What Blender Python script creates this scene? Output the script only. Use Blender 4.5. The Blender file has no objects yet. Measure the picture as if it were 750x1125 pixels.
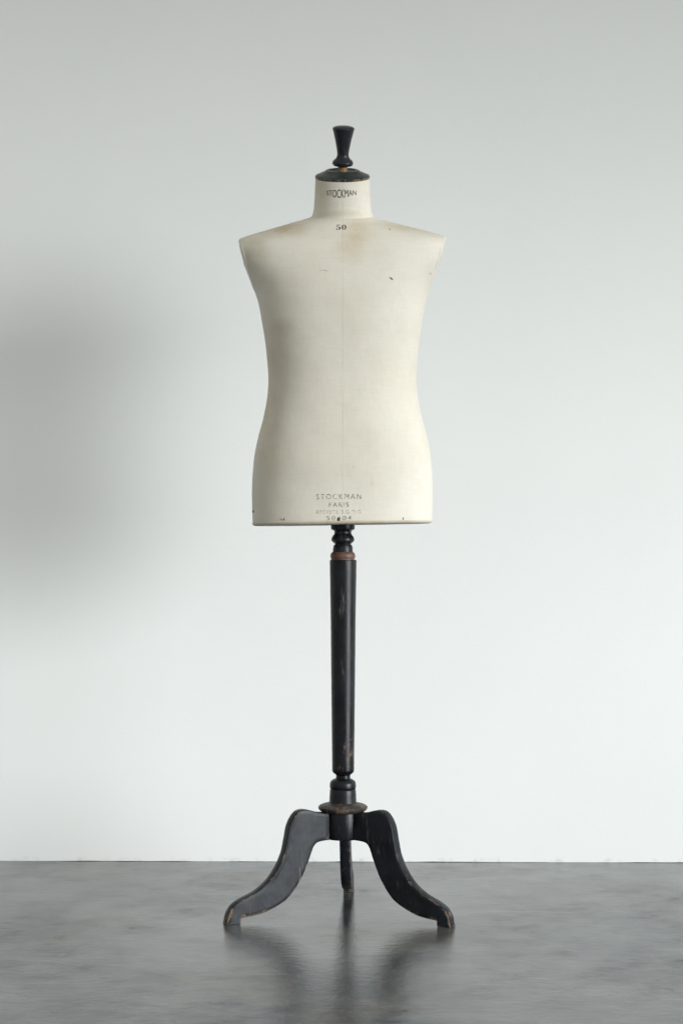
import bpy, bmesh, math, random
from mathutils import Vector, Matrix
from mathutils.bvhtree import BVHTree
random.seed(7)
R = math.radians
S = bpy.context.scene
COL = S.collection
P = 1 / 565.0                       # metres per unit of the measured outline


def Z(v):                           # height above the floor from the measured outline
    return (1003 - v) * P


# ------------------------------------------------------------------ helpers
def link_mesh(name, bm, mat, parent=None, smooth=True, sharp=None):
    bmesh.ops.recalc_face_normals(bm, faces=bm.faces)
    me = bpy.data.meshes.new(name)
    bm.to_mesh(me)
    bm.free()
    if smooth:
        for p in me.polygons:
            p.use_smooth = True
    if sharp:
        me.set_sharp_from_angle(angle=R(sharp))
    me.materials.append(mat)
    o = bpy.data.objects.new(name, me)
    COL.objects.link(o)
    if parent:
        o.parent = parent
    return o


def spline(pts, n):                 # Catmull-Rom through points, n samples per span
    out = []
    for i in range(len(pts) - 1):
        p0, p1, p2, p3 = pts[max(i - 1, 0)], pts[i], pts[i + 1], pts[min(i + 2, len(pts) - 1)]
        for k in range(n):
            t = k / n
            out.append(tuple(.5 * (2 * b + (c - a) * t + (2 * a - 5 * b + 4 * c - d) * t * t + (3 * b - a - 3 * c + d) * t ** 3)
                             for a, b, c, d in zip(p0, p1, p2, p3)))
    out.append(tuple(pts[-1]))
    return out


def pchip(xs, ys, x):               # monotone cubic, no overshoot
    n = len(xs)
    if x <= xs[0]:
        return ys[0]
    if x >= xs[-1]:
        return ys[-1]
    h = [xs[i + 1] - xs[i] for i in range(n - 1)]
    dl = [(ys[i + 1] - ys[i]) / h[i] for i in range(n - 1)]
    m = [dl[0]] + [0 if dl[i - 1] * dl[i] <= 0 else
                   (3 * (h[i - 1] + h[i])) / ((2 * h[i] + h[i - 1]) / dl[i - 1] + (h[i] + 2 * h[i - 1]) / dl[i])
                   for i in range(1, n - 1)] + [dl[-1]]
    i = max(k for k in range(n - 1) if xs[k] <= x)
    t = (x - xs[i]) / h[i]
    return ((1 + 2 * t) * (1 - t) ** 2 * ys[i] + t * (1 - t) ** 2 * h[i] * m[i]
            + t * t * (3 - 2 * t) * ys[i + 1] + t * t * (t - 1) * h[i] * m[i + 1])


def lathe(name, prof, mat, parent, seg=72, ox=0., sharp=32, wear=None):
    """prof: (radius, height) in metres, bottom or top first; closed at both ends."""
    bm = bmesh.new()
    lay = bm.verts.layers.float.new('wear')
    rings = []
    for k, (r, z) in enumerate(prof):
        ring = [bm.verts.new((ox + r * math.cos(2 * math.pi * i / seg), r * math.sin(2 * math.pi * i / seg), z)) for i in range(seg)]
        for v in ring:
            v[lay] = wear(k, z, r) if wear else 0.
        rings.append(ring)
    for a, b in zip(rings, rings[1:]):
        for i in range(seg):
            j = (i + 1) % seg
            bm.faces.new((a[i], a[j], b[j], b[i]))
    bm.faces.new(rings[0][::-1])
    bm.faces.new(rings[-1])
    return link_mesh(name, bm, mat, parent, sharp=sharp)


# ------------------------------------------------------------------ materials
class NT:
    def __init__(self, name):
        self.m = bpy.data.materials.new(name)
        self.m.use_nodes = True
        self.t = self.m.node_tree
        self.bsdf = self.t.nodes['Principled BSDF']
        self.out = self.t.nodes['Material Output']

    def n(self, typ, **kw):
        nd = self.t.nodes.new(typ)
        for k, v in kw.items():
            if k in nd.inputs:
                nd.inputs[k].default_value = v
            else:
                setattr(nd, k, v)
        return nd

    def l(self, a, b):
        self.t.links.new(a, b)

    def coord(self, scale=(1, 1, 1), rnd=False):
        tc = self.n('ShaderNodeTexCoord')
        src = tc.outputs['Object']
        if rnd:
            oi = self.n('ShaderNodeObjectInfo')
            mul = self.n('ShaderNodeMath', operation='MULTIPLY')
            self.l(oi.outputs['Random'], mul.inputs[0]); mul.inputs[1].default_value = 7.3
            add = self.n('ShaderNodeVectorMath', operation='ADD')
            self.l(src, add.inputs[0]); self.l(mul.outputs[0], add.inputs[1])
            src = add.outputs[0]
        mp = self.n('ShaderNodeMapping')
        mp.inputs['Scale'].default_value = scale
        self.l(src, mp.inputs['Vector'])
        return mp.outputs[0]

    def noise(self, vec, scale, detail=4, rough=.55, lo=.4, hi=.6, a=0., b=1., dist=0.):
        nz = self.n('ShaderNodeTexNoise')
        nz.inputs['Scale'].default_value = scale
        nz.inputs['Detail'].default_value = detail
        nz.inputs['Roughness'].default_value = rough
        nz.inputs['Distortion'].default_value = dist
        self.l(vec, nz.inputs['Vector'])
        return self.rng(nz.outputs['Fac'], lo, hi, a, b)

    def rng(self, src, lo, hi, a=0., b=1., smooth=False):
        mr = self.n('ShaderNodeMapRange')
        if smooth:
            mr.interpolation_type = 'SMOOTHSTEP'
        mr.clamp = True
        self.l(src, mr.inputs['Value'])
        for i, v in zip((1, 2, 3, 4), (lo, hi, a, b)):
            mr.inputs[i].default_value = v
        return mr.outputs[0]

    def math(self, op, a, b=None):
        nd = self.n('ShaderNodeMath', operation=op)
        nd.use_clamp = False
        for i, v in enumerate((a, b)):
            if v is None:
                continue
            if isinstance(v, (int, float)):
                nd.inputs[i].default_value = v
            else:
                self.l(v, nd.inputs[i])
        return nd.outputs[0]

    def mix(self, fac, a, b):
        nd = self.n('ShaderNodeMix', data_type='RGBA')
        for sock, v in ((nd.inputs[0], fac), (nd.inputs[6], a), (nd.inputs[7], b)):
            if isinstance(v, (int, float)):
                sock.default_value = v
            elif isinstance(v, tuple):
                sock.default_value = (*v, 1)
            else:
                self.l(v, sock)
        return nd.outputs[2]

    def blob(self, centre, radii):  # soft spot (1 at the centre) in object space
        tc = self.n('ShaderNodeTexCoord')
        sub = self.n('ShaderNodeVectorMath', operation='SUBTRACT')
        self.l(tc.outputs['Object'], sub.inputs[0]); sub.inputs[1].default_value = centre
        dv = self.n('ShaderNodeVectorMath', operation='DIVIDE')
        self.l(sub.outputs[0], dv.inputs[0]); dv.inputs[1].default_value = radii
        ln = self.n('ShaderNodeVectorMath', operation='LENGTH')
        self.l(dv.outputs[0], ln.inputs[0])
        return self.rng(ln.outputs['Value'], 0, 1, 1, 0, True)

    def bump(self, h, strength, dist):
        b = self.n('ShaderNodeBump')
        b.inputs['Strength'].default_value = strength
        b.inputs['Distance'].default_value = dist
        self.l(h, b.inputs['Height'])
        self.l(b.outputs[0], self.bsdf.inputs['Normal'])


def mat_black(name, base=(.0035, .0042, .0056), worn=.0, rough=(.27, .46), dust=.5, wood=(.085, .054, .040), spec=.25):
    """old black-lacquered wood: scuffs, rubbed brown edges, dusty scratches"""
    t = NT(name)
    c = t.coord((1, 1, 1), True)
    grain = t.coord((1, 1, .12), True)
    base_c = t.mix(t.noise(c, 22, 5, .6, .35, .7), base, tuple(v * 2.6 + .004 for v in base))
    at = t.n('ShaderNodeAttribute', attribute_name='wear')
    w = t.math('ADD', t.noise(c, 55, 8, .68, .30, .72, -.5, .5), t.math('MULTIPLY', at.outputs['Fac'], 1.7))
    w = t.math('ADD', w, t.noise(c, 190, 4, .65, .3, .7, -.20, .20))
    w = t.math('ADD', w, worn)
    mask = t.rng(w, .42, .62, 0, .9)
    wood_c = t.mix(t.noise(grain, 240, 4, .6, .35, .65), tuple(v * .55 for v in wood), tuple(min(1, v * 1.5) for v in wood))
    col = t.mix(mask, base_c, wood_c)
    sc = t.math('MULTIPLY', t.noise(grain, 130, 6, .7, .565, .70), t.noise(c, 14, 3, .5, .46, .66))
    col = t.mix(t.math('MULTIPLY', sc, dust), col, (.22, .21, .195))
    t.l(col, t.bsdf.inputs['Base Color'])
    r = t.noise(c, 34, 5, .6, .3, .7, *rough)
    t.l(t.math('ADD', r, t.math('MULTIPLY', mask, .2)), t.bsdf.inputs['Roughness'])
    h = t.math('SUBTRACT', t.noise(grain, 180, 5, .6, .3, .7, 0, .6), t.math('MULTIPLY', mask, .5))
    t.bsdf.inputs['Specular IOR Level'].default_value = spec
    t.bump(h, .25, .0008)
    return t.m


def mat_wood(name, a, b, rough=.5):
    t = NT(name)
    g = t.coord((1, 1, .25), True)
    col = t.mix(t.noise(g, 160, 5, .65, .3, .7), a, b)
    col = t.mix(t.noise(t.coord((1, 1, 1), True), 60, 5, .6, .55, .7, 0, .8), col, (.015, .013, .012))
    t.l(col, t.bsdf.inputs['Base Color'])
    t.bsdf.inputs['Roughness'].default_value = rough
    t.bump(t.noise(g, 220, 4, .6, .3, .7), .3, .0006)
    return t.m


def mat_linen(name, blobs=(), seam=False, neck=False):
    """aged cream linen stretched over papier-mache, gone yellow and grubby with handling"""
    t = NT(name)
    c = t.coord()
    col = t.mix(t.noise(c, 5.5, 5, .6, .3, .72), (.705, .668, .592), (.635, .595, .505))
    col = t.mix(t.noise(c, 26, 6, .65, .5, .8, 0, .30), col, (.53, .48, .37))
    wv = t.noise(t.coord((1, 1, .06)), 520, 3, .6, .4, .7, 0, .115)
    wh = t.noise(t.coord((.06, .06, 1)), 520, 3, .6, .4, .7, 0, .115)
    th = t.math('ADD', wv, wh)
    col = t.mix(th, col, (.45, .41, .33))
    for cen, rad, f, bc in blobs:
        b = t.blob(cen, rad)
        b = t.math('MULTIPLY', b, t.noise(c, 20, 5, .65, .3, .68, .25, 1.))
        col = t.mix(t.math('MULTIPLY', b, f), col, bc)
    hgt = th
    if seam:
        sx = t.n('ShaderNodeSeparateXYZ')
        tc = t.n('ShaderNodeTexCoord')
        t.l(tc.outputs['Object'], sx.inputs[0])
        off = t.math('ABSOLUTE', t.math('SUBTRACT', sx.outputs[0], -.0012))
        line = t.rng(off, .0005, .0016, 1, 0, True)
        line = t.math('MULTIPLY', line, t.noise(t.coord((0.01, 0.01, 1)), 14, 3, .5, .34, .62, .2, 1.))
        line = t.math('MULTIPLY', line, t.rng(sx.outputs[1], -.01, 0, 1, 0))
        col = t.mix(t.math('MULTIPLY', line, .22), col, (.30, .26, .19))
        hgt = t.math('SUBTRACT', hgt, t.math('MULTIPLY', line, .3))
    t.l(col, t.bsdf.inputs['Base Color'])
    t.bsdf.inputs['Roughness'].default_value = .74
    t.bsdf.inputs['Specular IOR Level'].default_value = .3
    lump = t.noise(c, 9, 4, .5, .2, .8, 0, 3)
    t.bump(t.math('ADD', hgt, lump), .35, .0012)
    return t.m


def mat_ink(name, col, lo, hi, top):
    """worn rubber-stamp ink: flakes of it are gone"""
    t = NT(name)
    t.bsdf.inputs['Base Color'].default_value = (*col, 1)
    t.bsdf.inputs['Roughness'].default_value = .8
    tr = t.n('ShaderNodeBsdfTransparent')
    mx = t.n('ShaderNodeMixShader')
    t.l(t.noise(t.coord(), 330, 5, .7, lo, hi, 0, top), mx.inputs[0])
    t.l(tr.outputs[0], mx.inputs[1])
    t.l(t.bsdf.outputs[0], mx.inputs[2])
    t.l(mx.outputs[0], t.out.inputs['Surface'])
    return t.m


def mat_wall():
    t = NT('wall_paint')
    c = t.coord()
    col = t.mix(t.noise(c, 1.6, 4, .5, .3, .7), (.80, .81, .80), (.77, .785, .78))
    col = t.mix(t.noise(c, 140, 4, .6, .62, .8, 0, .12), col, (.55, .55, .53))
    sx = t.n('ShaderNodeSeparateXYZ')
    t.l(c, sx.inputs[0])
    foot = t.math('MULTIPLY', t.rng(sx.outputs[2], 0, .014, 1, 0, True), t.noise(t.coord((1, 1, 1.5)), 38, 6, .7, .52, .68, .0, .55))
    col = t.mix(foot, col, (.42, .42, .41))
    t.l(col, t.bsdf.inputs['Base Color'])
    t.bsdf.inputs['Roughness'].default_value = .75
    t.bsdf.inputs['Specular IOR Level'].default_value = .2
    fine = t.math('ADD', t.noise(c, 190, 4, .6, .25, .75), t.noise(c, 3.2, 3, .5, .2, .8, 0, 5))
    t.bump(fine, .15, .0008)
    return t.m


def mat_floor():
    """trowelled, waxed concrete: mottled, streaked, scuffed, with worn dull and polished patches"""
    t = NT('polished_concrete')
    c = t.coord()
    st = t.coord((.6, 1, 1))
    st2 = t.coord((.9, 1.1, 1))
    col = t.mix(t.noise(c, 2.2, 8, .68, .41, .60), (.015, .019, .0245), (.098, .102, .102))
    col = t.mix(t.noise(c, 6.5, 7, .68, .47, .63, 0, .75), col, (.018, .020, .024))
    col = t.mix(t.noise(t.coord((.22, 1, 1)), 60, 7, .7, .45, .62, 0, .5), col, (.018, .026, .029))
    col = t.mix(t.noise(st2, 9, 9, .72, .48, .68, 0, .45), col, (.15, .146, .138))
    warm = t.noise(t.coord((1.1, .9, 1)), 2.9, 7, .64, .49, .62, 0, .55)
    col = t.mix(warm, col, (.105, .090, .074))
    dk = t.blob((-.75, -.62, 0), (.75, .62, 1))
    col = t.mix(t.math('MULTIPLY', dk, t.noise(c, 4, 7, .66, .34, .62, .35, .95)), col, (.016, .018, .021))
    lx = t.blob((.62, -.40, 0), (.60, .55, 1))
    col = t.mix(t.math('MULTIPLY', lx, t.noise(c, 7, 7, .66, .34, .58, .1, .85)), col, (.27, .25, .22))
    col = t.mix(t.noise(c, 150, 4, .6, .68, .76, 0, .45), col, (.34, .33, .31))
    col = t.mix(t.noise(t.coord((1, 1, 3)), 70, 3, .5, .70, .76, 0, .85), col, (.016, .015, .014))
    for ang, sc_ in ((.5, 90), (-.9, 70), (1.5, 110)):
        sv = t.coord((1, 1, 1))
        sv.node.inputs['Rotation'].default_value = (0, 0, ang)
        sv.node.inputs['Scale'].default_value = (.03, 1, 1)
        line = t.math('MULTIPLY', t.noise(sv, sc_, 2, .4, .70, .74), t.noise(c, 3.5, 3, .5, .5, .6))
        col = t.mix(t.math('MULTIPLY', line, .5), col, (.24, .235, .225))
    t.l(col, t.bsdf.inputs['Base Color'])
    ro = t.math('ADD', t.noise(st, 34, 7, .72, .3, .7, .09, .145), t.noise(c, 2.6, 7, .64, .42, .66, 0, .075))
    t.l(ro, t.bsdf.inputs['Roughness'])
    sp = t.noise(c, 2.4, 8, .68, .41, .60, .22, .56)
    sp = t.math('SUBTRACT', sp, t.math('MULTIPLY', dk, .24))
    sp = t.math('ADD', sp, t.math('MULTIPLY', t.noise(c, 11, 7, .7, .42, .62, -.5, .5), .14))
    sp = t.math('SUBTRACT', sp, t.noise(st, 24, 8, .76, .48, .68, 0, .16))
    t.l(sp, t.bsdf.inputs['Specular IOR Level'])
    h = t.math('ADD', t.noise(st, 70, 7, .75, .3, .7), t.noise(c, 60, 5, .66, .3, .7, 0, .8))
    t.bump(h, .09, .003)
    return t.m


# ------------------------------------------------------------------ the setting
FLOOR = mat_floor()
bm = bmesh.new()
bmesh.ops.create_grid(bm, x_segments=24, y_segments=24, size=5)
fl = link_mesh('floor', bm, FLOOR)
fl.location = (0, -3.2, 0)
fl['kind'] = 'structure'

bm = bmesh.new()                    # plaster wall, its lower edge a little uneven above the slab
N = 300
W0, W1, TH, HT = -5., 5., .12, 3.6
low = []
for i in range(N + 1):
    x = W0 + (W1 - W0) * i / N
    z = .0004 + .0004 * math.sin(x * 9) + .0004 * math.sin(x * 31 + 1) + random.uniform(-.0004, .0005)
    low.append((bm.verts.new((x, 0, max(.0002, z))), bm.verts.new((x, 0, HT)), bm.verts.new((x, TH, HT)), bm.verts.new((x, TH, .001))))
for a, b in zip(low, low[1:]):
    bm.faces.new((a[0], b[0], b[1], a[1])); bm.faces.new((a[1], b[1], b[2], a[2])); bm.faces.new((a[2], b[2], b[3], a[3])); bm.faces.new((a[3], b[3], b[0], a[0]))
bm.faces.new(low[0][::-1]); bm.faces.new(low[-1])
wall = link_mesh('wall', bm, mat_wall(), smooth=False)
wall.location = (0, .597, 0)
wall.rotation_euler = (0, 0, R(-.9))
wall['kind'] = 'structure'

# ------------------------------------------------------------------ the dress form
form = bpy.data.objects.new('dress_form', None)
form.empty_display_size = .2
COL.objects.link(form)
form['label'] = 'antique cream linen male torso dress form on a black turned wooden tripod stand'
form['category'] = 'dress form'

BLACK = mat_black('black_lacquer', worn=-.06)
BLACK_POLE = mat_black('black_lacquer_scuffed', base=(.0035, .0042, .0056), worn=.0, rough=(.26, .44), dust=.6)
BLACK_LEG = mat_black('black_lacquer_rubbed', base=(.0060, .0074, .0098), worn=.02, rough=(.32, .48), dust=.6, spec=.17, wood=(.115, .085, .062))
BLACK_CAP = mat_black('green_black_lacquer', base=(.011, .0165, .0155), worn=-.10, rough=(.22, .36), dust=.35, wood=(.17, .11, .065))
BLACK_KNOB = mat_black('smooth_black_lacquer', base=(.008, .009, .011), worn=-.3, rough=(.27, .40), dust=.12)
FLANGE = mat_black('worn_flange_lacquer', base=(.02, .018, .017), worn=.22, rough=(.35, .5), dust=.5, wood=(.15, .09, .06))
RAW = mat_wood('bare_brown_wood', (.075, .036, .027), (.165, .085, .060))
STEM = mat_wood('bare_stem_wood', (.22, .11, .05), (.36, .20, .10))

# --- torso: stacked rings (outline height, half width, front, back, squareness, forward tilt)
#        v    hw     front  back   n     tilt
RINGS = [(238.5, 34.0, 33, 37, 2.0, 13),
         (241, 42.0, 35, 40, 2.0, 13),
         (245, 57.0, 38, 44, 2.05, 12),
         (250, 75.0, 42, 49, 2.1, 11),
         (254.5, 92.0, 46, 54, 2.15, 10),
         (259, 107.0, 50, 59, 2.2, 9),
         (264, 118.5, 54, 64, 2.3, 8),
         (272, 122.5, 58, 68, 2.5, 7),
         (285, 117.5, 62, 72, 2.55, 5),
         (300, 108.0, 65, 74, 2.6, 3),
         (320, 95.8, 68, 74, 2.6, 1.5),
         (335, 91.3, 69, 73, 2.6, .7),
         (352, 88.2, 69, 71, 2.6, 0),
         (386, 83.2, 67, 63, 2.55, 0),
         (418, 81.0, 65, 57, 2.5, 0),
         (433, 82.0, 65, 57, 2.5, 0),
         (457, 86.2, 66, 60, 2.5, 0),
         (480, 92.3, 67, 65, 2.5, 0),
         (507, 97.2, 67, 69, 2.5, 0),
         (540, 99.0, 65, 69, 2.5, 0),
         (560, 98.7, 64, 68, 2.5, 0),
         (570, 98.4, 63.5, 67.5, 2.5, 0),
         (574.2, 98.0, 63, 67, 2.5, 0),
         (575.8, 97.0, 62, 66, 2.5, 0)]
XC = -.6 * P
vs = [r[0] for r in RINGS]


def ring_at(v):
    return [pchip(vs, [r[k] for r in RINGS], v) for k in range(1, 6)]


def ring_pts(v, seg=144, grow=0.):
    hw, fr, bk, n, tilt = ring_at(v)
    out = []
    sh = max(0., min(1., (v - 236) / 30))
    for i in range(seg):
        a = 2 * math.pi * i / seg
        ca, sa = math.cos(a), math.sin(a)
        x = math.copysign(abs(ca) ** (2 / n), ca) * (hw + grow)
        d = (bk if sa > 0 else fr) + grow
        y = math.copysign(abs(sa) ** (2 / n), sa) * d
        z = (1003 - v) + y * math.tan(R(tilt)) + x * .0155 * sh
        out.append((XC + x * P, y * P, z * P))
    return out


TORSO_MAT = mat_linen('aged_linen', seam=True, blobs=(
    ((.026, -.05, Z(262)), (.042, .3, .042), .72, (.45, .31, .13)),
    ((.012, -.05, Z(285)), (.045, .3, .040), .45, (.42, .31, .16)),
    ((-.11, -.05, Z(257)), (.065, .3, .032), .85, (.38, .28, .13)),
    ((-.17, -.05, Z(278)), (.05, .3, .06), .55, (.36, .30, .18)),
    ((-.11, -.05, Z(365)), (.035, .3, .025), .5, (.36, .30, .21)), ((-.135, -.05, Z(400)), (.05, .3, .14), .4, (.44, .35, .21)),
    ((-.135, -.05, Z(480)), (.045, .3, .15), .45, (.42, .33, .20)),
    ((.055, -.05, Z(533)), (.007, .3, .012), .40, (.50, .33, .22)),
    ((.02, -.05, Z(516)), (.004, .3, .004), .45, (.40, .32, .22)),
    ((-.02, -.05, Z(576)), (.30, .3, .010), .60, (.40, .32, .21)),
    ((.12, -.05, Z(253)), (.10, .3, .022), .65, (.40, .32, .18)),
    ((.0, -.05, Z(243)), (.08, .3, .012), .6, (.42, .34, .20))))
levels = [238.5, 239.5] + [240.5 + 1.5 * k for k in range(52)]
levels += [levels[-1] + 3 * (k + 1) for k in range(83)]
levels = [v for v in levels if v < 569] + [570, 572, 573.4, 574.4, 575.2, 575.8]
bm = bmesh.new()
rings = [[bm.verts.new(p) for p in ring_pts(v)] for v in levels]
for a, b in zip(rings, rings[1:]):
    for i in range(144):
        j = (i + 1) % 144
        bm.faces.new((a[i], a[j], b[j], b[i]))
bm.faces.new(rings[0]); bm.faces.new(rings[-1][::-1])
full = BVHTree.FromBMesh(bm)
plates = []
for s in (-1, 1):                   # slice the arm ends off flat
    co = Vector((XC + s * 110.4 * P, 0, Z(267) + s * 110 * .0155 * P))
    no = Vector((s * 1.0, -.03, -.262)).normalized()
    gv = [v for v in bm.verts if v.co.z > Z(348)]; gs = set(gv)
    res = bmesh.ops.bisect_plane(bm, geom=gv + [e for e in bm.edges if all(v in gs for v in e.verts)] + [f for f in bm.faces if all(v in gs for v in f.verts)], dist=1e-6, plane_co=co, plane_no=no, clear_outer=True)
    loop = [e for e in res['geom_cut'] if isinstance(e, bmesh.types.BMVert)]
    c = sum((v.co for v in loop), Vector()) / len(loop)
    u = no.cross(Vector((0, 0, 1))).normalized(); w = no.cross(u)
    pts = sorted((v.co.copy() for v in loop), key=lambda p: math.atan2((p - c).dot(w), (p - c).dot(u)))
    plates.append((pts, c, no))
torso = link_mesh('torso', bm, TORSO_MAT, form, sharp=40)

PLATE_MAT = mat_linen('aged_linen_plate')
SEAM = mat_linen('linen_welt', blobs=())
for pts, c, no in plates:
    bm = bmesh.new()
    prof = ((1.0, -.0004), (.998, .0014), (.985, .0026), (.955, .0034), (.90, .0040), (.7, .0047), (.35, .005))
    z0, z1 = min(p.z for p in pts), max(p.z for p in pts)
    def full_at(p):
        q = max(0., min(1., (p.z - z0) / (.62 * (z1 - z0))))
        return .04 + .96 * q * q * (3 - 2 * q)
    rr = [[bm.verts.new(c + (p - c) * k + no * d * full_at(p)) for p in pts] for k, d in prof]
    n = len(pts)
    for a, b in zip(rr, rr[1:]):
        for i in range(n):
            bm.faces.new((a[i], a[(i + 1) % n], b[(i + 1) % n], b[i]))
    bm.faces.new(rr[-1])
    link_mesh('armhole_plate', bm, PLATE_MAT, torso, sharp=60)

# hem binding: the folded linen edge round the bottom
HEM = mat_linen('hem_linen', blobs=(((0, -.1, Z(576)), (.4, .4, .02), .75, (.46, .36, .24)),))
bm = bmesh.new()
hp = [(572.8, .0), (573.1, .45), (574.2, .5), (575.4, .35), (576.2, -.3), (576.4, -2)]
rr = [[bm.verts.new(p) for p in ring_pts(min(v, 575.8), grow=g + .15)] for v, g in hp]
for (v, g), ring in zip(hp, rr):
    for q in ring:
        q.co.z -= max(0, v - 575.8) * P
for a, b in zip(rr, rr[1:]):
    for i in range(144):
        j = (i + 1) % 144
        bm.faces.new((a[i], a[j], b[j], b[i]))
bm.faces.new(rr[-1])
link_mesh('hem_binding', bm, HEM, torso, sharp=50)

# --- neck: a short column between two planes tilted forward
NECK_MAT = mat_linen('neck_linen', seam=True, blobs=(
    ((-.045, -.05, Z(205)), (.03, .3, .07), .50, (.40, .34, .20)),
    ((0, -.05, Z(199)), (.08, .3, .012), .45, (.40, .31, .19)),
    ((0, -.05, Z(240)), (.09, .3, .010), .45, (.45, .38, .26))))
NA = R(19.5)
bm = bmesh.new()
rr = []
#       v at the axis, hw, depth, tilt, y centre
for v, hw, dep, tilt, yc in ((241.5, 36.5, 36.5, 17, 1.5), (239.6, 35.2, 35.5, 17.2, 1.2), (237.2, 33.6, 34.2, 17.4, .8), (234, 32.3, 33, 17.5, .2), (229, 31.3, 32, 17.8, -1),
                             (222, 30.7, 31.3, 18, -2.5), (212, 30.2, 30.8, 18.4, -5), (204, 29.8, 30.2, 19, -7.2), (197.5, 29.4, 29.8, 19.5, -9)):
    ring = []
    for i in range(96):
        a = 2 * math.pi * i / 96
        y = math.sin(a) * dep
        ring.append(bm.verts.new((XC + (math.cos(a) * hw + .1) * P, (yc + y * math.cos(R(tilt))) * P, (1003 - v + y * math.sin(R(tilt))) * P)))
    rr.append(ring)
for a, b in zip(rr, rr[1:]):
    for i in range(96):
        j = (i + 1) % 96
        bm.faces.new((a[i], a[j], b[j], b[i]))
bm.faces.new(rr[0][::-1]); bm.faces.new(rr[-1])
neck_bvh = BVHTree.FromBMesh(bm)
neck = link_mesh('neck', bm, NECK_MAT, form, sharp=50)

# --- cap and finial share the neck's tilted axis
base = Vector((XC + .1 * P, -9 * P, Z(197.5)))
TILT = Matrix.Translation(base) @ Matrix.Rotation(NA, 4, 'X')


def tilted(o, lean=0.):
    o.data.transform(TILT @ Matrix.Rotation(R(lean), 4, 'Y'))
    return o


def pr(l):
    return [(r * P, z * P) for r, z in l]


cap_prof = [(27.0, -.4), (29.3, -.2), (29.9, .8), (29.9, 2.2), (29.2, 3.2), (27.5, 4.0), (23, 5.9), (19.6, 7.3), (18.6, 8.3), (17.4, 8.9), (16.0, 8.9), (14.8, 8.1), (13.6, 7.2), (9, 6.7), (4, 6.6)]
cap = tilted(lathe('neck_cap', pr(cap_prof), BLACK_CAP, form, 96, wear=lambda k, z, r: .40 if k <= 3 else (.16 if k in (4, 8, 9) else -.02)))
fin_prof = [(5.2, 18.2), (9.2, 18.3), (10.8, 19.4), (11.4, 21.2), (11.2, 23.0), (10.0, 24.8), (8.4, 26.3), (7.1, 28.2), (6.4, 30.5), (6.3, 32.5), (6.8, 37), (7.7, 42), (8.9, 48.5), (10.1, 54.0), (11.3, 59.0), (11.9, 61.2), (11.8, 62.2), (11, 63.2), (8.5, 64.3), (5, 65.0), (1.5, 65.2)]
fin_prof = [(r, 13.2 + (z - 18.2) * 43.3 / 47) for r, z in fin_prof]
fin_prof = fin_prof[:1] + spline(fin_prof[1:], 3)
fin = tilted(lathe('finial', pr(fin_prof), BLACK_KNOB, form, 64, sharp=60), 1.3)
tilted(lathe('finial_stem', pr([(5.3, 6.0), (5.3, 9), (5.1, 14.2)]), STEM, fin, 40), 1.3)

# --- stand
def conv(l):
    return [(hw * P, Z(v)) for v, hw in l]


spin = [(575.2, 12.2), (575.6, 13.1), (580.6, 13.1), (581.8, 12.6), (582.6, 10.4), (584, 9.3), (586.3, 9.3), (588, 10.4), (590.2, 12.0), (592.4, 12.7), (594.4, 12.3), (596.2, 10.6), (597.4, 8.8), (598.1, 8.7), (599.0, 10.0), (600.6, 10.6), (603.4, 10.9), (605.6, 11.0), (606.6, 11.0)]
spindle = lathe('spindle', conv(spin), BLACK, form, 72, wear=lambda k, z, r: .12 if r > .0205 else -.05)
lathe('wood_ring', conv([(606.0, 10.5), (607.0, 12.2), (608.4, 13.2), (610.4, 13.8), (612.4, 13.6), (613.6, 13.0), (614.4, 12.9), (615.8, 12.9)]), RAW, spindle, 72)
pole_pts = [(615.1, 14.2), (615.7, 14.75), (640, 14.4), (680, 13.7), (730, 13.3), (788, 12.7), (845.5, 12.1), (847.4, 11.9), (849.2, 10.6), (850.6, 8.6), (851.6, 7.9), (855.2, 7.9)]
pp = [pole_pts[0]] + [q for i in range(1, 6) for q in [tuple(a + (b - a) * k / 8 for a, b in zip(pole_pts[i], pole_pts[i + 1])) for k in range(8)]] + pole_pts[6:]
lathe('pole', conv(pp), BLACK_POLE, form, 72, ox=.3 * P,
      wear=lambda k, z, r: (.10 if k < 2 else 0) + .24 * max(0, 1 - abs(z - Z(828)) / .07) + .06 * max(0, 1 - abs(z - Z(705)) / .06))
coll = [(855.0, 8.2), (856.0, 10.4), (857.2, 12.4), (859.2, 13.9), (861.5, 14.4), (864.5, 14.4), (866.2, 14.0), (866.7, 13.5), (867.2, 14.0), (868.2, 14.3), (874, 14.6), (880.6, 14.9), (882, 15.0)]
lathe('collar', conv(coll), BLACK_POLE, form, 72, wear=lambda k, z, r: -.02)
flan = [(881.4, 14.9), (882.0, 17.5), (883.2, 22.5), (884.6, 25.6), (886.2, 27.0), (887.8, 27.0), (889.4, 26.0), (890.4, 24.6), (891.4, 23.6), (892.0, 19.5)]
lathe('flange', conv(flan), FLANGE, form, 84, wear=lambda k, z, r: .10)
hubp = [(891.6, 18.4), (893, 18.8), (905, 18.8), (919.4, 18.8), (920.6, 18.2), (921.2, 17.0)]
lathe('hub', conv(hubp), BLACK, form, 84, wear=lambda k, z, r: .08)

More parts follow.
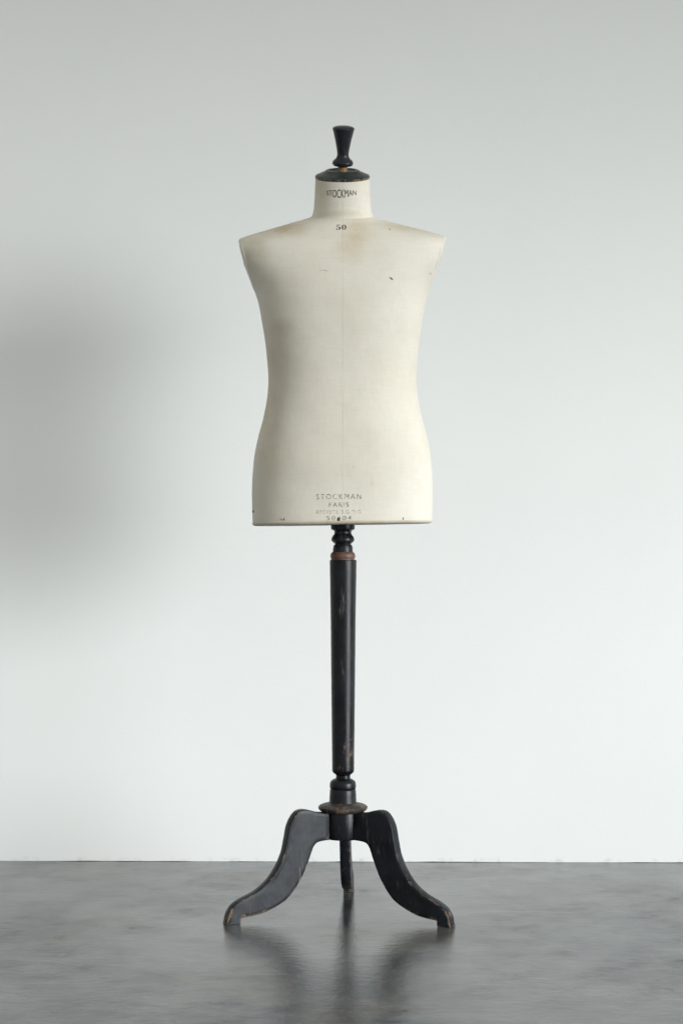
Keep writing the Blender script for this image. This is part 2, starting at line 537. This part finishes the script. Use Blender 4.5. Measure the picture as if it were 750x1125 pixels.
# legs: flat S-shaped boards, edges rounded over
UP = [(.0330, .1975), (.0560, .2000), (.0754, .2054), (.0890, .2068), (.1005, .2035), (.1108, .1924), (.1185, .1760), (.1240, .1498), (.1300, .1250), (.1430, .0985), (.1622, .0745), (.1878, .0565), (.2166, .0443), (.2334, .0342), (.2437, .0191), (.2478, .0006)]
LO = [(.2190, .0006), (.2175, .0098), (.2080, .0110), (.1951, .0120), (.1697, .0165), (.1366, .0300), (.1146, .0460), (.0922, .0765), (.0754, .1123), (.0666, .1340), (.0560, .1430), (.0330, .1452)]
outline = spline(UP, 6) + [LO[0]] + spline(LO[1:], 6)
TH = .0208
bm = bmesh.new()
lay = bm.verts.layers.float.new('wear')
NO = len(outline)
nrm = []
for i in range(NO):
    a, b = Vector(outline[i - 1]), Vector(outline[(i + 1) % NO])
    d = (b - a).normalized()
    nrm.append(Vector((-d.y, d.x)))
area = sum(outline[i][0] * outline[(i + 1) % NO][1] - outline[(i + 1) % NO][0] * outline[i][1] for i in range(NO))
sg = 1 if area < 0 else -1          # +1: nrm points out
BV = .0026
prof = [(-BV * 3.2, TH / 2 + .0001), (-BV, TH / 2), (-BV * .35, TH / 2 - BV * .25), (0, TH / 2 - BV), (0, -TH / 2 + BV), (-BV * .35, -TH / 2 + BV * .25), (-BV, -TH / 2), (-BV * 3.2, -TH / 2 - .0001)]
rr = []
for k, (ins, y) in enumerate(prof):
    ring = []
    for i, (r, z) in enumerate(outline):
        if z < .003:
            q = Vector((r + nrm[i].x * sg * ins * (0.3 if ins < -.004 else 1) * (1 if i > 4 else 0), z))
        else:
            q = Vector((r, z)) + nrm[i] * sg * ins
        v = bm.verts.new((q.x, y, max(q.y, .0006)))
        w = {0: -.08, 1: .20, 2: .30, 3: .12, 4: .12, 5: .30, 6: .20, 7: -.08}[k]
        w *= .55 + .45 * max(0, min(1, (.17 - z) / .12))
        w += .26 * max(0, min(1, (.045 - z) / .045))
        v[lay] = w
        ring.append(v)
    rr.append(ring)
for a, b in zip(rr, rr[1:]):
    for i in range(NO):
        j = (i + 1) % NO
        bm.faces.new((a[i], a[j], b[j], b[i]))
for ring in (rr[0][::-1], rr[-1]):
    f = bm.faces.new(ring)
bmesh.ops.triangulate(bm, faces=[f for f in bm.faces if len(f.verts) > 4])
leg0 = link_mesh('leg', bm, BLACK_LEG, form, sharp=35)
for k, ang in enumerate((206, 326, 87)):
    if k == 0:
        lg = leg0
    else:
        lg = leg0.copy(); COL.objects.link(lg); lg.parent = form
    lg.rotation_euler = (0, 0, R(ang))

# ------------------------------------------------------------------ printed marks on the linen
EYE = Vector((-1.5 * P, -2080 * P, 403 * P))   # where the marks were measured from


def onto(bvh, x, z, out=.0005):
    h = bvh.ray_cast(EYE, (Vector((x, 0, z)) - EYE).normalized())
    if h[0] is None:
        return None
    return h[0] + (EYE - h[0]).normalized() * out


def glyph_mesh(text, width_pts, bold=0., space=1.0):
    """flat triangles of a line of capitals, normalised: x 0..1 over the line, y 0..1 over the cap height"""
    cu = bpy.data.curves.new('lettering', 'FONT')
    cu.body = text
    cu.offset = bold
    cu.space_character = space
    cu.resolution_u = 4
    cu.dimensions = '2D'
    cu.fill_mode = 'FRONT'
    o = bpy.data.objects.new('lettering', cu)
    COL.objects.link(o)
    dg = bpy.context.evaluated_depsgraph_get()
    dg.update()
    me = bpy.data.meshes.new_from_object(o.evaluated_get(dg))
    bpy.data.objects.remove(o)
    bm = bmesh.new()
    bm.from_mesh(me)
    bpy.data.meshes.remove(me)
    bmesh.ops.triangulate(bm, faces=bm.faces)
    xs = [v.co.x for v in bm.verts]; ys = [v.co.y for v in bm.verts]
    x0, x1, y0, y1 = min(xs), max(xs), min(ys), max(ys)
    for v in bm.verts:
        v.co = ((v.co.x - x0) / (x1 - x0), (v.co.y - y0) / (y1 - y0), 0)
    return bm


def px(v):
    return (v - 376.5) * P


def stamp(bm, bvh, parent, mat, x0, x1, warp, slope=0., name='maker_stamp', out=.0005):
    """lay a normalised lettering mesh on a curved surface; warp(u) gives (top, bottom) of the line"""
    for v in bm.verts:
        u, t = v.co.x, v.co.y
        top, bot = warp(u)
        q = onto(bvh, px(x0 + (x1 - x0) * u), Z(bot + (top - bot) * t + slope * u), out)
        v.co = q
    return link_mesh(name, bm, mat, parent, smooth=False)


INK = mat_ink('worn_black_ink', (.04, .037, .031), .36, .58, .76)
INK_FAINT = mat_ink('faded_black_ink', (.06, .057, .05), .40, .58, .72)
INK_GHOST = mat_ink('nearly_gone_ink', (.17, .155, .125), .34, .58, .5)
NUM = mat_ink('size_number_ink', (.03, .026, .018), .28, .48, .9)
# front projection nearly keeps the outline units (front faces are a touch nearer the lens)
stamp(glyph_mesh('STOCKMAN', 0, .0), neck_bvh, neck, mat_ink('neck_stamp_ink', (.022, .018, .012), .26, .44, .9), 358.6, 391.2,
      lambda u: (209.6 - 1.6 * math.sin(math.pi * u), 214.2 + 3.3 * math.sin(math.pi * min(1, u * 1.08)) ** 1.2))
TS = -.012
stamp(glyph_mesh('STOCKMAN', 0, .0, 1.35), full, torso, INK, 347.6, 396.6, lambda u: (542.8, 548.6), -.4)
stamp(glyph_mesh('PARIS', 0, .0, 1.25), full, torso, INK, 361.4, 383.0, lambda u: (552.0, 557.2), -.3)
stamp(glyph_mesh('BREVETE S.G.D.G', 0, .0, 1.2), full, torso, INK_GHOST, 347.4, 396.6, lambda u: (560.3, 564.6), -.3)
stamp(glyph_mesh('50404', 0, .0, 1.35), full, torso, INK, 358.8, 386.0, lambda u: (566.9, 571.7), -.3)


def number_mark():                  # the size, 50, in fat-and-thin numerals
    bm = bmesh.new()
    def poly(pts):
        vsx = [bm.verts.new((a, b, 0)) for a, b in pts]
        bm.faces.new(vsx)
    def band(outer, inner):
        n = len(outer)
        o_ = [bm.verts.new((a, b, 0)) for a, b in outer]; i_ = [bm.verts.new((a, b, 0)) for a, b in inner]
        for k in range(n):
            bm.faces.new((o_[k], o_[(k + 1) % n], i_[(k + 1) % n], i_[k]))
    n = 28
    ell = lambda cx, cy, a, b: [(cx + a * math.cos(2 * math.pi * k / n), cy + b * math.sin(2 * math.pi * k / n)) for k in range(n)]
    band(ell(.77, .5, .23, .5), ell(.77, .5, .085, .44))
    poly([(.06, .98), (.40, .98), (.40, .86), (.06, .86)])
    poly([(.06, .98), (.12, .98), (.12, .5), (.06, .5)])
    arc = lambda cx, cy, a, b, t0, t1: [(cx + a * math.cos(t0 + (t1 - t0) * k / 14), cy + b * math.sin(t0 + (t1 - t0) * k / 14)) for k in range(15)]
    o_ = arc(.20, .31, .25, .31, R(120), R(-150)); i_ = arc(.17, .31, .12, .25, R(120), R(-150))
    for k in range(14):
        poly([o_[k], o_[k + 1], i_[k + 1], i_[k]])
    poly([(a, b) for a, b in ell(.06, .16, .07, .10)])
    bmesh.ops.triangulate(bm, faces=bm.faces)
    return bm


stamp(number_mark(), full, torso, NUM, 369.2, 380.4, lambda u: (246.8, 252.4), 0, 'size_mark')

# small damage and tacks
DARK = NT('dark_pin_metal'); DARK.bsdf.inputs['Base Color'].default_value = (.03, .026, .02, 1); DARK.bsdf.inputs['Roughness'].default_value = .45; DARK.bsdf.inputs['Metallic'].default_value = .6
BRASS = NT('dull_brass'); BRASS.bsdf.inputs['Base Color'].default_value = (.55, .48, .36, 1); BRASS.bsdf.inputs['Roughness'].default_value = .38; BRASS.bsdf.inputs['Metallic'].default_value = .7


def tack(x, v, r, mat, sx=1., sz=1., name='tack'):
    c = onto(full, px(x), Z(v), 0)
    bm = bmesh.new()
    bmesh.ops.create_uvsphere(bm, u_segments=14, v_segments=8, radius=r * P)
    for q in bm.verts:
        q.co = Vector((q.co.x * sx, q.co.y * .45, q.co.z * sz)) + c
    return link_mesh(name, bm, mat, torso)


tack(310.2, 570.0, 1.5, BRASS.m)
tack(312.0, 570.2, .9, DARK.m, .6, 1.8)
for x, v, m, r, sx, sz in ((442.6, 569.6, DARK, 1.0, .6, 1.5), (371.8, 570.6, DARK, 1.7, .8, 1.3), (278.6, 562.0, DARK, 1.4, 1, 1)):
    tack(x, v, r, m.m, sx, sz)
TEAR = mat_ink('torn_linen', (.10, .085, .06), .2, .4, .85)
FOLD = mat_ink('crease_dirt', (.30, .25, .18), .38, .58, .55)


def scratch(pts, width, mat, name):
    sp = spline(pts, 6)
    bm = bmesh.new()
    prev = None
    for k, (a, b) in enumerate(sp):
        t = k / (len(sp) - 1)
        w = width * math.sin(math.pi * min(max(t, .06), .94)) / 2
        d = (sp[min(k + 1, len(sp) - 1)][0] - sp[max(k - 1, 0)][0], sp[min(k + 1, len(sp) - 1)][1] - sp[max(k - 1, 0)][1])
        L = math.hypot(*d); nx, ny = -d[1] / L, d[0] / L
        cur = [bm.verts.new(onto(full, px(a + nx * w * s), Z(b + ny * w * s), .0004)) for s in (-1, 1)]
        if prev:
            bm.faces.new((prev[0], cur[0], cur[1], prev[1]))
        prev = cur
    return link_mesh(name, bm, mat, torso, smooth=False)


scratch([(427.6, 304.4), (429.6, 306.0), (431.8, 307.6)], 1.7, TEAR, 'tear')
scratch([(350.0, 298.0), (354.0, 296.8), (358.0, 297.4), (361.5, 298.6)], .9, FOLD, 'scratch')
scratch([(427.0, 250.6), (428.0, 251.8), (429.2, 252.6)], 1.4, FOLD, 'scratch')
scratch([(471.6, 299.4), (472.6, 300.6), (473.4, 301.8)], 1.6, FOLD, 'scratch')

# ------------------------------------------------------------------ light
def area(name, loc, target, sx, sy, power, col, spread=180):
    l = bpy.data.lights.new(name, 'AREA')
    l.shape = 'RECTANGLE'; l.size = sx; l.size_y = sy
    l.energy = power; l.color = col; l.spread = R(spread)
    o = bpy.data.objects.new(name, l)
    COL.objects.link(o)
    o.location = loc
    o.rotation_euler = (Vector(target) - Vector(loc)).to_track_quat('-Z', 'Y').to_euler()
    return o


area('window_light', (4.95, -3.25, 1.3), (.55, .6, .45), 8.6, 2.6, 42, (.965, 1, 1.015), 36)
area('window_light_low', (4.97, -3.27, 1.3), (-1.0, .6, -.35), 8.4, 2.4, 49, (.965, 1, 1.015), 36)

w = bpy.data.worlds.new('World')
S.world = w
w.use_nodes = True
nt = w.node_tree
bg = nt.nodes['Background']
tc = nt.nodes.new('ShaderNodeTexCoord')
sep = nt.nodes.new('ShaderNodeSeparateXYZ')
nt.links.new(tc.outputs['Generated'], sep.inputs[0])
mr = nt.nodes.new('ShaderNodeMapRange')
sub = nt.nodes.new('ShaderNodeVectorMath'); sub.operation = 'DOT_PRODUCT'
nt.links.new(tc.outputs['Generated'], sub.inputs[0]); sub.inputs[1].default_value = (.70, -.70, .12)
nt.links.new(sub.outputs['Value'], mr.inputs[0])
for i, v in zip((1, 2, 3, 4), (-.75, .95, .0, 1.)):
    mr.inputs[i].default_value = v
mx = nt.nodes.new('ShaderNodeMix'); mx.data_type = 'RGBA'
nt.links.new(mr.outputs[0], mx.inputs[0])
mx.inputs[6].default_value = (1.06, 1.085, 1.02, 1)
mx.inputs[7].default_value = (1.0, 1.022, .965, 1)
nt.links.new(mx.outputs[2], bg.inputs['Color'])
bg.inputs['Strength'].default_value = .53

# ------------------------------------------------------------------ camera
cam = bpy.data.cameras.new('camera')
cam.sensor_fit = 'VERTICAL'
cam.sensor_height = 36
cam.lens = 2080 / 1125 * 36
cam.clip_end = 100
co = bpy.data.objects.new('camera', cam)
COL.objects.link(co)
co.location = (-1.5 * P, -2080 * P, 403 * P)
co.rotation_euler = (R(90), 0, 0)
cam.shift_y = 37.5 / 1125
S.camera = co
S.view_settings.view_transform = 'Standard'
S.view_settings.look = 'None'
S.view_settings.exposure = .13
S.view_settings.gamma = 1
